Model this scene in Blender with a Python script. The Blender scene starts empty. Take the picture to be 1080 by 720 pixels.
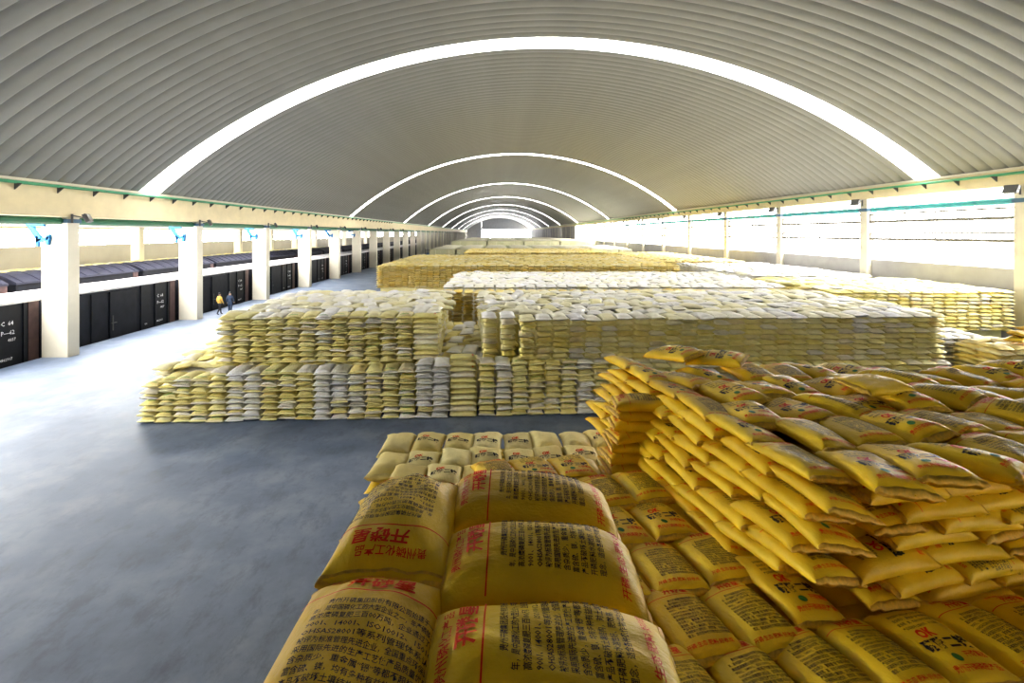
import bpy, math, random
import numpy as np
from mathutils import Vector, Matrix

random.seed(7); rng = np.random.default_rng(7)
SC = bpy.context.scene
COL = SC.collection
PI = math.pi

# ------------------------------------------------------------------ camera, world, exposure
EYE = 6.3
cam = bpy.data.cameras.new('camera'); cam_o = bpy.data.objects.new('camera', cam); COL.objects.link(cam_o)
cam.lens = 18; cam.sensor_width = 36; cam.sensor_fit = 'HORIZONTAL'
cam.shift_x = 18 / 1080; cam.shift_y = -114 / 1080
cam.clip_start = 0.05; cam.clip_end = 2000
cam_o.location = (0, 0, EYE); cam_o.rotation_euler = (PI / 2, 0, 0)
SC.camera = cam_o

world = bpy.data.worlds.new('overcast_sky'); SC.world = world; world.use_nodes = True
bg = world.node_tree.nodes['Background']
bg.inputs['Color'].default_value = (1.0, 0.985, 0.96, 1); bg.inputs['Strength'].default_value = 24.0
SKYLIGHT = 11.0

vs = SC.view_settings
SC.display_settings.display_device = 'sRGB'
vs.view_transform = 'Standard'; vs.look = 'None'; vs.gamma = 1; vs.use_curve_mapping = False
vs.exposure = 0.3
SC.cycles.max_bounces = 8; SC.cycles.diffuse_bounces = 5; SC.cycles.glossy_bounces = 3
SC.cycles.sample_clamp_indirect = 8
SC.cycles.use_denoising = True

# ------------------------------------------------------------------ helpers
def ordinal(n):
    small = ['zeroth','first','second','third','fourth','fifth','sixth','seventh','eighth','ninth','tenth','eleventh','twelfth','thirteenth',
             'fourteenth','fifteenth','sixteenth','seventeenth','eighteenth','nineteenth']
    tens = {20:'twent',30:'thirt',40:'fort',50:'fift',60:'sixt'}
    if n < 20: return small[n]
    t, r = n // 10 * 10, n % 10
    return tens[t] + ('ieth' if r == 0 else 'y-' + small[r])

def tag(o, label=None, cat=None, group=None, kind=None):
    if label: o['label'] = label
    if cat: o['category'] = cat
    if group: o['group'] = group
    if kind: o['kind'] = kind
    return o

def link(o, parent=None):
    COL.objects.link(o)
    if parent is not None: o.parent = parent
    return o

def empty(name, loc=(0,0,0), rz=0):
    o = bpy.data.objects.new(name, None); o.empty_display_size = 0.2
    COL.objects.link(o); o.location = loc; o.rotation_euler = (0,0,rz)
    return o

def mesh_np(name, V, F, mat, smooth=False):
    """V (n,3) array, F (m,k) array of equal-sized faces or list of faces"""
    me = bpy.data.meshes.new(name)
    if isinstance(F, np.ndarray):
        m, k = F.shape
        me.vertices.add(len(V)); me.vertices.foreach_set('co', np.asarray(V, np.float32).ravel())
        me.loops.add(m * k); me.loops.foreach_set('vertex_index', F.astype(np.int32).ravel())
        me.polygons.add(m); me.polygons.foreach_set('loop_start', np.arange(0, m * k, k, dtype=np.int32))
        me.update(calc_edges=True)
    else:
        me.from_pydata([tuple(v) for v in V], [], [tuple(f) for f in F])
    if smooth: me.polygons.foreach_set('use_smooth', np.ones(len(me.polygons), bool))
    if mat: me.materials.append(mat)
    me.validate(); me.update()
    return me

class MB:
    def __init__(s): s.v = []; s.f = []
    def add(s, vs_, fs_):
        n = len(s.v); s.v += [tuple(v) for v in vs_]; s.f += [tuple(i + n for i in f) for f in fs_]; return s
    def box(s, x0, x1, y0, y1, z0, z1):
        return s.add([(x0,y0,z0),(x1,y0,z0),(x1,y1,z0),(x0,y1,z0),(x0,y0,z1),(x1,y0,z1),(x1,y1,z1),(x0,y1,z1)],
                     [(3,2,1,0),(4,5,6,7),(0,1,5,4),(1,2,6,5),(2,3,7,6),(3,0,4,7)])
    def tube(s, p, q, r, n=8, r2=None):
        p, q = Vector(p), Vector(q); d = (q - p).normalized(); r2 = r if r2 is None else r2
        a = d.orthogonal().normalized(); b = d.cross(a)
        vv = [p + (a * math.cos(2*PI*i/n) + b * math.sin(2*PI*i/n)) * r for i in range(n)] + \
             [q + (a * math.cos(2*PI*i/n) + b * math.sin(2*PI*i/n)) * r2 for i in range(n)]
        ff = [(i, (i+1) % n, n + (i+1) % n, n + i) for i in range(n)] + [tuple(range(n-1,-1,-1)), tuple(range(n, 2*n))]
        return s.add(vv, ff)
    def bar(s, p, q, w, h):
        p, q = Vector(p), Vector(q); d = (q - p).normalized()
        up = Vector((0,0,1)) if abs(d.z) < .9 else Vector((1,0,0))
        a = d.cross(up).normalized(); b = a.cross(d)
        vv = [c + a*sx*w/2 + b*sz*h/2 for c in (p, q) for sx, sz in ((-1,-1),(1,-1),(1,1),(-1,1))]
        return s.add(vv, [(3,2,1,0),(4,5,6,7),(0,1,5,4),(1,2,6,5),(2,3,7,6),(3,0,4,7)])
    def prism(s, poly, axis, a, b):
        """poly: list of 2D points, extruded along axis 0/1/2 from a to b"""
        def P(p, t):
            q = list(p); q.insert(axis, t); return tuple(q)
        n = len(poly)
        vv = [P(p, a) for p in poly] + [P(p, b) for p in poly]
        return s.add(vv, [(i, (i+1) % n, n + (i+1) % n, n + i) for i in range(n)] + [tuple(range(n-1,-1,-1)), tuple(range(n, 2*n))])
    def mesh(s, name, mat, bevel=0, smooth=False):
        me = bpy.data.meshes.new(name); me.from_pydata(s.v, [], s.f)
        import bmesh
        bm = bmesh.new(); bm.from_mesh(me)
        bmesh.ops.recalc_face_normals(bm, faces=bm.faces)
        if bevel: bmesh.ops.bevel(bm, geom=bm.edges[:], offset=bevel, segments=2, affect='EDGES', profile=.6)
        bm.to_mesh(me); bm.free()
        if smooth: me.polygons.foreach_set('use_smooth', np.ones(len(me.polygons), bool))
        me.materials.append(mat); me.update()
        return me
    def build(s, name, mat, parent=None, bevel=0, smooth=False):
        return link(bpy.data.objects.new(name, s.mesh(name, mat, bevel, smooth)), parent)

# ------------------------------------------------------------------ materials
def new_mat(name):
    m = bpy.data.materials.new(name); m.use_nodes = True
    nt = m.node_tree; b = nt.nodes['Principled BSDF']
    return m, nt, b

def ramp(nt, fac, stops):
    r = nt.nodes.new('ShaderNodeValToRGB')
    el = r.color_ramp.elements
    while len(el) < len(stops): el.new(0.5)
    for e, (p, c) in zip(el, stops): e.position = p; e.color = (*c, 1)
    nt.links.new(fac, r.inputs['Fac'])
    return r.outputs['Color']

def noise(nt, scale, detail=3, rough=.55, coord='Object', vec_scale=None):
    tc = nt.nodes.new('ShaderNodeTexCoord'); n = nt.nodes.new('ShaderNodeTexNoise')
    n.inputs['Scale'].default_value = scale; n.inputs['Detail'].default_value = detail; n.inputs['Roughness'].default_value = rough
    src = tc.outputs[coord]
    if vec_scale:
        mp = nt.nodes.new('ShaderNodeMapping'); mp.inputs['Scale'].default_value = vec_scale
        nt.links.new(src, mp.inputs['Vector']); src = mp.outputs['Vector']
    nt.links.new(src, n.inputs['Vector'])
    return n.outputs['Fac']

def mixc(nt, a, b, fac, mode='MULTIPLY'):
    m = nt.nodes.new('ShaderNodeMix'); m.data_type = 'RGBA'; m.blend_type = mode
    for sock, v in (('A', a), ('B', b)):
        i = [x for x in m.inputs if x.name == sock and x.type == 'RGBA'][0]
        if isinstance(v, tuple): i.default_value = (*v, 1)
        else: nt.links.new(v, i)
    f = [x for x in m.inputs if x.name == 'Factor' and x.type == 'VALUE'][0]
    if isinstance(fac, (int, float)): f.default_value = fac
    else: nt.links.new(fac, f)
    return [x for x in m.outputs if x.type == 'RGBA'][0]

def bump(nt, b, h, strength=.3, dist=.02):
    n = nt.nodes.new('ShaderNodeBump'); n.inputs['Strength'].default_value = strength; n.inputs['Distance'].default_value = dist
    nt.links.new(h, n.inputs['Height']); nt.links.new(n.outputs['Normal'], b.inputs['Normal'])

def simple(name, col, rough=.6, var=.15, scale=3, metal=0, bmp=0, spec=.4):
    m, nt, b = new_mat(name)
    f = noise(nt, scale)
    c = ramp(nt, f, [(.3, tuple(x * (1 - var) for x in col)), (.7, tuple(min(1, x * (1 + var)) for x in col))])
    nt.links.new(c, b.inputs['Base Color'])
    b.inputs['Roughness'].default_value = rough; b.inputs['Metallic'].default_value = metal
    b.inputs['Specular IOR Level'].default_value = spec
    if bmp: bump(nt, b, f, bmp)
    return m

def sack_mat(name, stops, island=False, rough=.5, weave=True):
    """woven plastic sack: colour differs from sack to sack, faint folds and weave"""
    m, nt, b = new_mat(name)
    if island:
        g = nt.nodes.new('ShaderNodeNewGeometry'); r = g.outputs['Random Per Island']
    else:
        g = nt.nodes.new('ShaderNodeObjectInfo'); r = g.outputs['Random']
    base = ramp(nt, r, stops)
    f = noise(nt, 4.0, 4)
    dirt = ramp(nt, f, [(.35, (.86, .83, .78)), (.65, (1, 1, 1))])
    nt.links.new(mixc(nt, base, dirt, .8), b.inputs['Base Color'])
    b.inputs['Roughness'].default_value = rough; b.inputs['Specular IOR Level'].default_value = .2
    if weave:
        h = noise(nt, 7.0, 6, .62, vec_scale=(1, 1.8, 1))
        bump(nt, b, h, .5, .03)
    return m

M = {}
M['yellow'] = sack_mat('yellow_woven_plastic', [(0, (.78, .51, .012)), (.5, (.82, .56, .02)), (1, (.74, .46, .01))])
M['yellow_hem'] = simple('yellow_hem_tape', (.70, .42, .04), .6, .2, 30)
M['yellow_mass'] = sack_mat('yellow_woven_plastic_stacked', [(0, (.78, .51, .012)), (.5, (.82, .56, .02)), (1, (.74, .46, .01))], True)
M['lit_lemon'] = sack_mat('lit_lemon_woven_plastic', [(0, (.74, .61, .20)), (.5, (.77, .66, .27)), (1, (.72, .56, .14))])  # strong light on the end rows paled into the base colour
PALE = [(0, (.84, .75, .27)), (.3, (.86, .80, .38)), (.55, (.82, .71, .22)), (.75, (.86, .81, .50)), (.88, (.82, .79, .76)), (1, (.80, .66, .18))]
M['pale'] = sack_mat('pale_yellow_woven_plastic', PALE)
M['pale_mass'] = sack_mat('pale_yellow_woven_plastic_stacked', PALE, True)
M['toplit_mass'] = sack_mat('toplit_woven_plastic_stacked', [(0, (.84, .80, .58)), (.3, (.84, .83, .80)), (.55, (.80, .74, .40)), (.75, (.86, .83, .66)), (1, (.80, .79, .82))], True)  # overhead glare whitened into the colour; some sacks truly are lavender-white
WHITE = [(0, (.84, .83, .76)), (.4, (.82, .82, .84)), (.7, (.84, .82, .62)), (1, (.82, .80, .80))]
M['white'] = sack_mat('white_woven_plastic', WHITE)
M['white_mass'] = sack_mat('white_woven_plastic_stacked', WHITE, True)
M['ochre_mass'] = sack_mat('ochre_woven_plastic_stacked', [(0, (.84, .68, .20)), (.4, (.86, .74, .34)), (.7, (.82, .62, .14)), (1, (.88, .80, .50))], True)
M['red_ink'] = simple('red_ink', (.70, .055, .008), .5, .1, spec=.05)
M['black_ink'] = simple('black_ink', (.035, .03, .022), .5, .1, spec=.05)
M['green_ink'] = simple('green_ink', (.05, .17, .035), .5, .1, spec=.05)
M['leaf_ink'] = simple('leaf_green_ink', (.12, .36, .07), .5, .1, spec=.05)
M['white_ink'] = simple('white_paint_lettering', (.75, .76, .8), .6, .15)
M['cream'] = simple('cream_painted_concrete', (.72, .61, .38), .7, .06, 1.2)
M['pillar'] = simple('cream_painted_pillar', (.66, .61, .49), .65, .05, 1.0)
M['roof'] = simple('galvanised_arch_sheet', (.225, .222, .205), .5, .06, .8, spec=.4)
M['grey_wall'] = simple('grey_rendered_wall', (.36, .35, .34), .85, .08, .8)
M['concrete'] = simple('outdoor_concrete', (.55, .54, .50), .9, .1, .3)
M['beige'] = simple('beige_rendered_wall', (.40, .37, .31), .8, .06, .6)
M['canopy'] = simple('canopy_sheet', (.45, .46, .46), .6, .05, .5)
M['steel_dark'] = simple('dark_steel', (.06, .06, .06), .5, .2)
M['green'] = simple('green_paint', (.05, .30, .14), .45, .1)
M['darkgreen'] = simple('dark_green_paint', (.02, .13, .06), .45, .1)
M['teal'] = simple('teal_paint', (.04, .30, .34), .45, .1)
M['blue'] = simple('blue_paint', (.012, .16, .42), .5, .1, spec=.2)
M['darkblue'] = simple('dark_blue_paint', (.05, .12, .20), .5, .1)
M['railgrey'] = simple('weathered_rail_steel', (.11, .10, .085), .5, .15)
M['wagon'] = simple('black_wagon_paint', (.008, .009, .013), .55, .3, 2, spec=.15)
M['wagon_rust'] = simple('rusty_wagon_end', (.06, .03, .03), .6, .3, 2)
M['wagon_roof'] = simple('pale_wagon_roof', (.62, .60, .62), .5, .08, .6)
M['wagon_roof2'] = simple('blue_grey_wagon_roof', (.02, .021, .036), .55, .2, .8, spec=.2)
M['lens'] = simple('lamp_glass', (.12, .12, .12), .25, .05)
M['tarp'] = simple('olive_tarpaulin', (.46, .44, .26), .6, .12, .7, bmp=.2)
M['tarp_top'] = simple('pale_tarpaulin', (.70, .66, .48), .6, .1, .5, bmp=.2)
M['skin'] = simple('skin', (.45, .28, .19), .5, .05)
M['hair'] = simple('black_hair', (.01, .01, .012), .6, .1)
M['vest'] = simple('orange_vest_cloth', (.85, .50, .10), .8, .1)
M['trousers'] = simple('dark_trouser_cloth', (.02, .02, .028), .8, .2)
M['bluecloth'] = simple('dark_blue_work_cloth', (.03, .05, .10), .8, .2)
M['shoe'] = simple('black_shoe', (.02, .02, .02), .6, .1)
M['ballast'] = simple('track_ballast', (.12, .11, .10), .9, .4, 12)

# floor: blue-grey sealed concrete with scuffs and tyre dust
m, nt, b = new_mat('blue_grey_sealed_concrete')
f1 = noise(nt, .55, 6, .6); f2 = noise(nt, 2.2, 8, .72, vec_scale=(1, .5, 1))
c1 = ramp(nt, f1, [(.3, (.07, .10, .16)), (.5, (.125, .162, .235)), (.72, (.22, .26, .325))])
c2 = ramp(nt, f2, [(.36, (.50, .54, .62)), (.5, (.88, .9, .93)), (.66, (1, 1, 1))])
nt.links.new(mixc(nt, c1, c2, 1.0), b.inputs['Base Color'])
rr = ramp(nt, f2, [(.3, (.42, .42, .42)), (.7, (.62, .62, .62))]); nt.links.new(rr, b.inputs['Roughness'])
b.inputs['Specular IOR Level'].default_value = .5
bump(nt, b, f2, .08, .01)
M['floor'] = m

# skylight sheet: translucent strip lit by the sky above it
m = bpy.data.materials.new('translucent_skylight_sheet'); m.use_nodes = True; nt = m.node_tree; nt.nodes.clear()
em = nt.nodes.new('ShaderNodeEmission'); em.inputs['Color'].default_value = (1, .985, .95, 1); em.inputs['Strength'].default_value = SKYLIGHT
out = nt.nodes.new('ShaderNodeOutputMaterial'); nt.links.new(em.outputs[0], out.inputs['Surface'])
M['skylight'] = m

# ------------------------------------------------------------------ hall shell
XL, XR = -21.7, 27.1            # inner faces of the two pillar rows
ZL, ZR = 8.77, 9.72             # roof springing heights
BAY = 11.3; Y1 = 26.0           # pillar spacing and the first pillar in view
YB, YE = -12.5, 400.0            # end walls

def struct(name, mb, mat, label, cat, **k):
    return tag(mb.build(name, mat, **k), label, cat, kind='structure')

struct('floor', MB().box(-23.0, 27.9, YB, YE, -1.3, 0), M['floor'], 'blue-grey sealed concrete floor of the storage hall', 'floor')
# roof arch: circle through the two springing points
chord = math.hypot(XR - XL, ZR - ZL); sag = 18.2 - (ZL + ZR) / 2
RAD = (chord ** 2 / 4 + sag ** 2) / (2 * sag)
tilt = math.atan2(ZR - ZL, XR - XL)
mx, mz = (XL + XR) / 2, (ZL + ZR) / 2
cxr, czr = mx + math.sin(tilt) * (RAD - sag), mz - math.cos(tilt) * (RAD - sag)
HALF = math.asin(chord / 2 / RAD)
def arch(t, off=0.0):
    """t 0..1 from the rail side to the window side; off moves outwards"""
    a = PI / 2 + tilt + HALF * (1 - 2 * t)
    return cxr + math.cos(a) * (RAD + off), czr + math.sin(a) * (RAD + off)

SEG = 44
def arch_strip(prof, y0):
    V = []; n = len(prof)
    for i in range(SEG + 1):
        for (y, off) in prof:
            x, z = arch(-.006 + 1.012 * i / SEG, off); V.append((x, y0 + y, z))
    F = [(i*n+j, i*n+j+1, (i+1)*n+j+1, (i+1)*n+j) for i in range(SEG) for j in range(n-1)]
    return np.array(V), np.array(F)
PITCH = .85
# one trough of sheet: belly hangs inside, folded seam stands up between troughs
prof = [(0, .125), (.04, .095), (.10, .045), (.22, .01), (.425, 0), (.63, .01), (.75, .045), (.81, .095), (.85, .125)]
prof = [(y, o) for y, o in prof]
V, F = arch_strip(prof, 0)
panel_me = mesh_np('roof_panel', V, F, M['roof'], True)
SKY_Y = [31.3 + 45.2 * k for k in range(0, 8)]; SKY_W = 1.75
ceil = empty('ceiling'); tag(ceil, 'long grey arched roof of corrugated metal sheets over the hall', 'roof', kind='structure')
spans = []; y = YB
for s in SKY_Y: spans.append((y, s)); y = s + (SKY_W if s == SKY_Y[0] else SKY_W * .75)
spans.append((y, YE))
far_V, far_F, nf = [], [], 0
for (a, bnd) in spans:
    n = max(1, round((bnd - a) / PITCH)); sc = (bnd - a) / n / PITCH
    for k in range(n):
        yy = a + k * (bnd - a) / n
        if 8 < yy < 125:
            o = link(bpy.data.objects.new('roof_panel', panel_me), ceil); o.location = (0, yy, 0); o.scale = (1, sc, 1)
        else:
            VV = V.copy(); VV[:, 1] = VV[:, 1] * sc + yy
            if yy > 125:  # seams too fine to see: coarser trough
                VV, FF = arch_strip([(0, .12), (.1 * sc, .02), (.75 * sc, .02), (.85 * sc, .12)], yy)
            else: FF = F
            far_V.append(VV); far_F.append(FF + nf); nf += len(VV)
far = link(bpy.data.objects.new('roof_sheeting', mesh_np('roof_sheeting', np.concatenate(far_V), np.concatenate(far_F), M['roof'], True)), ceil)
far['kind'] = 'stuff'
for k, s in enumerate(SKY_Y):
    wk = SKY_W if k == 0 else SKY_W * .75
    V2, F2 = arch_strip([(0, .16), (0.02, .03), (wk / 2, .03), (wk - .02, .03), (wk, .16)], s)
    o = link(bpy.data.objects.new('window_%d' % (k + 1), mesh_np('skylight', V2, F2, M['skylight'], True)))
    tag(o, '%s arched translucent skylight strip down the hall roof' % ordinal(k + 1) if k else 'nearest and widest arched translucent skylight strip across the roof', 'skylight', kind='structure')
# outer skin, so no sky leaks through the seams
V2, F2 = arch_strip([(0, .3), (YE - YB, .3)], YB)
# end walls
def end_wall(name, y, hole, label):
    mb = MB()
    top = [arch(i / 400, .2) for i in range(401)]
    if hole is None:
        mb.prism([(27.9, -1.2), (27.9, ZR)] + [p for p in top[::-1]] + [(-23, ZL), (-23, -1.2)], 1, y - .3, y)
    else:
        x0, x1, zt = hole
        mb.box(-23, x0, y, y + .3, 0, ZL + .2); mb.box(x1, 27.9, y, y + .3, 0, ZL + .2)
        mb.prism([(x0, zt), (x1, zt)] + [(x1, ZR)] + [p for p in top[::-1] if x0 <= p[0] <= x1] + [(x0, ZL)], 1, y, y + .3)
        mb.prism([(-23, ZL)] + [p for p in top if p[0] <= x0] + [(x0, ZL)], 1, y, y + .3)
    return struct(name, mb, M['grey_wall'], label, 'wall')
end_wall('wall_back', YB, None, 'cream end wall of the hall behind the yellow sacks')
end_wall('wall_front', YE, (-10.5, 26.3, 9.3), 'distant end wall of the hall around a bright open doorway')

# ---- rail-side beam, pillars
def beam(name, x0, x1, z0, z1, ledge, label):
    root = empty(name); tag(root, label, 'wall', kind='structure')
    MB().box(min(x0, x1), max(x0, x1), YB, YE, z0, z1).build('beam_face', M['cream'], root)
    s = 1 if x1 > x0 else -1
    if ledge: MB().box(min(x0, x0 - s*.1), max(x0, x0 - s*.1), YB, YE, z0, z0 + ledge).build('ledge', M['cream'], root)
    MB().box(min(x0 - s*.12, x0 + s*.3), max(x0 - s*.12, x0 + s*.3), YB, YE, z1, z1 + .12).build('gutter_edge', M['pillar'], root)
    return root
beam('wall_left', XL, XL - 1.3, 7.15, 8.72, .5, 'cream concrete edge beam above the pillars on the rail side')
beam('wall_right', XR, XR + .8, 8.8, 9.62, 0, 'cream concrete edge beam above the bright window bays')

ln = empty('wall_light_block'); tag(ln, 'unseen grey wall added beside the camera to block rail-side light', 'wall', kind='structure')  # out-of-frame wall added to keep rail-side daylight off the foreground
for y0, y1 in ((YB, -8.0), (-7.15, 3.4)): MB().box(XL - .9, XL - .5, y0, y1, 0, 7.15).build('wall_panel', M['grey_wall'], ln)
lf = empty('wall_rail_side_far'); tag(lf, 'closed beige wall between the most distant rail-side pillars', 'wall', kind='structure')
for k in range(11, 33): MB().box(XL - 1.0, XL - .6, Y1 + BAY * k + .75, Y1 + BAY * (k + 1), 0, 7.15).build('wall_panel', M['beige'], lf)
pillar_me = MB().box(-1.33, 0, 0, .75, -1.3, 7.2).mesh('pillar', M['pillar'], .03)
pillarR_me = MB().box(0, .55, 0, .75, 0, 8.85).mesh('pillar', M['pillar'], .03)
NP = 32
bandL_me = MB().box(-1.39, .06, -.06, .81, 6.83, 7.03).mesh('band', M['darkblue']); bandR_me = MB().box(-.06, .6, -.06, .81, 7.9, 8.12).mesh('band', M['darkblue'])
for k in range(-3, NP):
    y = Y1 + BAY * k
    o = link(bpy.data.objects.new('pillar', pillar_me)); o.location = (XL, y, 0)
    w = '%s one outside the picture' % ordinal(max(1, -k))
    tag(o, 'square cream pillar of the rail-side row, %s in view' % ordinal(k + 1) if k >= 0 else 'square cream pillar of the rail-side row, ' + w, 'pillar', 'rail-side pillars', 'structure')
    if k < 10: link(bpy.data.objects.new('band', bandL_me), o)
    o = link(bpy.data.objects.new('pillar', pillarR_me)); o.location = (XR, y, 0)
    if k < 10: link(bpy.data.objects.new('band', bandR_me), o)
    tag(o, 'slim cream pillar between window bays, %s in view' % ordinal(k + 1) if k >= 0 else 'slim cream pillar between window bays, ' + w, 'pillar', 'window-side pillars', 'structure')

# ---- green pipes along both beams, with brackets
def pipe(name, x, z, r, mat, y0, y1, label, step=None, side=1):
    mb = MB(); mb.tube((x, y0, z), (x, y1, z), r, 10)
    root = mb.build(name, M[mat], smooth=False); tag(root, label, 'pipe')
    if step:
        bm_ = MB().prism([(0, .02), (side * .34, .02), (0, -.27)], 1, -.03, .03).mesh('bracket', M['steel_dark'])
        for k in range(int((110 - 14) / step)):
            o = link(bpy.data.objects.new('bracket', bm_), root); o.location = (x - side * .1, 14 + k * step, z - r)
    return root
pipe('green_pipe', XL + .18, 8.62, .075, 'green', YB + .2, YE - 1, 'thin green pipe along the top of the rail-side beam', 2.26, 1)
pipe('green_pipe', XR - .18, 9.42, .075, 'green', YB + .2, YE - 1, 'thin green pipe along the top of the window-side beam', 2.26, -1)
for k in range(-1, 20):
    pipe('drain_pipe', XL - .35, 6.93, .19, 'darkgreen', Y1 + BAY * k + .82, Y1 + BAY * (k + 1) - .07, 'thick dark green pipe under the rail-side beam, %s bay along' % ordinal(k + 2))

# ---- window side: low wall, rails, teal pipes
lw = empty('wall_window_side'); tag(lw, 'low grey wall under the bright open window bays', 'wall', kind='structure')
for k in range(-3, NP):
    y = Y1 + BAY * k + .75
    mb = MB().box(XR + .1 if k < -1 or k > 12 else XR + .35, XR + .6, y, y + BAY - .75, 0, 8.8 if k < -1 or k > 12 else 4.42); mb.build('wall_panel', M['grey_wall'], lw)  # nearest full-height panels are unseen, added to block window light
for k in range(0, 9):
    y = Y1 + BAY * k + .75; y2 = y + BAY - .75
    where = '%s window bay from the camera' % ordinal(k + 1)
    t = empty('guard_rail', (XR + .25, y, 0)); tag(t, 'double steel guard rail across the ' + where, 'rail', 'guard rails in the window bays')
    for nm, z, r in (('rail', 7.66, .06), ('rail', 7.13, .10), ('rail', 6.32, .06), ('rail', 5.90, .10)):
        MB().tube((0, 0, z), (0, y2 - y, z), r, 6).build(nm, M['railgrey'], t)
    for z0, z1 in ((7.08, 7.66), (5.86, 6.32)):
        for yy in (.03, (y2 - y) * .48, y2 - y - .03): MB().tube((0, yy, z0), (0, yy, z1), .05, 6).build('post', M['railgrey'], t)
    p = MB().tube((XR + .42, y + .1, 8.02), (XR + .42, y2, 8.02), .19, 10)
    tag(p.build('teal_pipe', M['teal']), 'teal pipe running above the rails of the ' + where, 'pipe', 'teal pipes in the window bays')

# ---- floodlights on pillar heads
lamp_box = MB().box(-.24, .24, -.07, .07, -.17, .17).mesh('housing', M['steel_dark'], .02)
lamp_glass = MB().box(-.2, .2, -.085, -.068, -.13, .13).mesh('glass', M['lens'])
lamp_arm = MB().bar((0, .06, 0), (0, .5, .1), .05, .05).bar((-.26, .02, -.02), (.26, .02, -.02), .03, .03).bar((0, .5, .16), (0, .5, -.2), .08, .03).mesh('arm', M['steel_dark'])
for k in range(0, 9):
    for side in (0, 1):
        y = Y1 + BAY * k
        if side == 0: loc, rz, lab = (XL + .78, y + .3, 7.08), PI * .62, 'rail-side'
        else: loc, rz, lab = (XR - .74, y + .15, 8.55), -PI * .42, 'window-side'
        t = empty('floodlight', loc, rz); t.scale = (1.3, 1.3, 1.3)
        tag(t, 'dark box floodlight on the head of the %s %s pillar' % (ordinal(k + 1), lab), 'floodlight', 'floodlights on the pillars')
        for nm, me in (('housing', lamp_box), ('glass', lamp_glass), ('arm', lamp_arm)):
            o = link(bpy.data.objects.new(nm, me), t)
            if nm != 'arm': o.rotation_euler = (-.45, 0, 0)

# ---- blue pipe brackets beside the rail-side pillars
def blue_bracket(loc, label, s=1.0):
    t = empty('blue_bracket', loc); t.scale = (s, s, s)
    tag(t, label, 'bracket', 'blue steel brackets on the rail side')
    MB().box(-.75, .35, 0, .2, -.08, .16).build('top_plate', M['blue'], t)
    MB().bar((-.5, .1, -.1), (.1, .1, -1.0), .2, .3).build('brace', M['blue'], t)
    MB().bar((-.15, .1, -1.02), (.7, .1, -.8), .2, .2).build('foot_plate', M['blue'], t)
    MB().bar((-.08, .1, -1.35), (-.05, .1, -.7), .2, .17).build('hanger', M['blue'], t)
    MB().bar((.62, .1, -.6), (.55, .1, -1.25), .2, .17).build('hanger', M['blue'], t)
for k in range(0, 6):
    blue_bracket((XL - 1.38, Y1 + BAY * k - .16, 6.72), 'blue steel bracket beside the head of the %s rail-side pillar' % ordinal(k + 1), .8)
# ------------------------------------------------------------------ rail side: track bed, canopy, far platform
struct('ground_track', MB().box(-33.4, -23.0, YB, YE, -1.6, -1.25), M['ballast'], 'dark track bed under the goods wagons', 'ground')
struct('floor_platform', MB().box(-60, -33.4, YB, YE, -1.3, 0), M['concrete'], 'pale platform beyond the two trains', 'platform')
struct('canopy_roof', MB().box(-46.2, -27.6, 20.5, 66, 6.98, 7.15).box(-46.2, -23.02, 66, YE, 6.98, 7.15), M['canopy'], 'flat grey canopy over the railway tracks', 'canopy')  # near gap made up to admit daylight, far part widened to cut it
struct('ground_yard', MB().box(27.9, 160, YB - 40, YE, -.4, -.02), M['concrete'], 'bright concrete yard outside the window bays', 'ground')
fw = empty('wall_far_platform'); tag(fw, 'low cream wall along the far platform beyond the trains', 'wall', kind='structure')
MB().box(-46, -45.6, 22, YE, 0, 5.0).build('wall_face', M['beige'], fw); MB().box(-46.1, -45.4, 22, YE, 6.75, 6.98).build('edge_beam', M['cream'], fw)
fp_me = MB().box(-.5, .5, 0, .8, 0, 7.0).mesh('pillar', M['pillar'], .03)
for k in range(0, 12):
    o = link(bpy.data.objects.new('pillar', fp_me)); o.location = (-40.2, 34.6 + BAY * k, 0)
    tag(o, 'cream pillar on the far platform beyond the trains, %s along' % ordinal(k + 1), 'pillar', 'far platform pillars', 'structure')

# ---- goods wagons
def text_geo(s, size=1.0, bold=.0, res=1):
    key = (s, bold, res)
    if key not in text_geo.cache:
        cu = bpy.data.curves.new('t', 'FONT'); cu.body = s; cu.size = 1; cu.offset = bold; cu.resolution_u = res
        ob = bpy.data.objects.new('t', cu); COL.objects.link(ob)
        me = bpy.data.meshes.new_from_object(ob.evaluated_get(bpy.context.evaluated_depsgraph_get()))
        v = np.zeros(len(me.vertices) * 3, np.float32); me.vertices.foreach_get('co', v)
        f = [tuple(p.vertices) for p in me.polygons]
        text_geo.cache[key] = (v.reshape(-1, 3)[:, :2].copy(), f)
        bpy.data.objects.remove(ob); bpy.data.curves.remove(cu); bpy.data.meshes.remove(me)
    v, f = text_geo.cache[key]
    return v * size, f
text_geo.cache = {}

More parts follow.
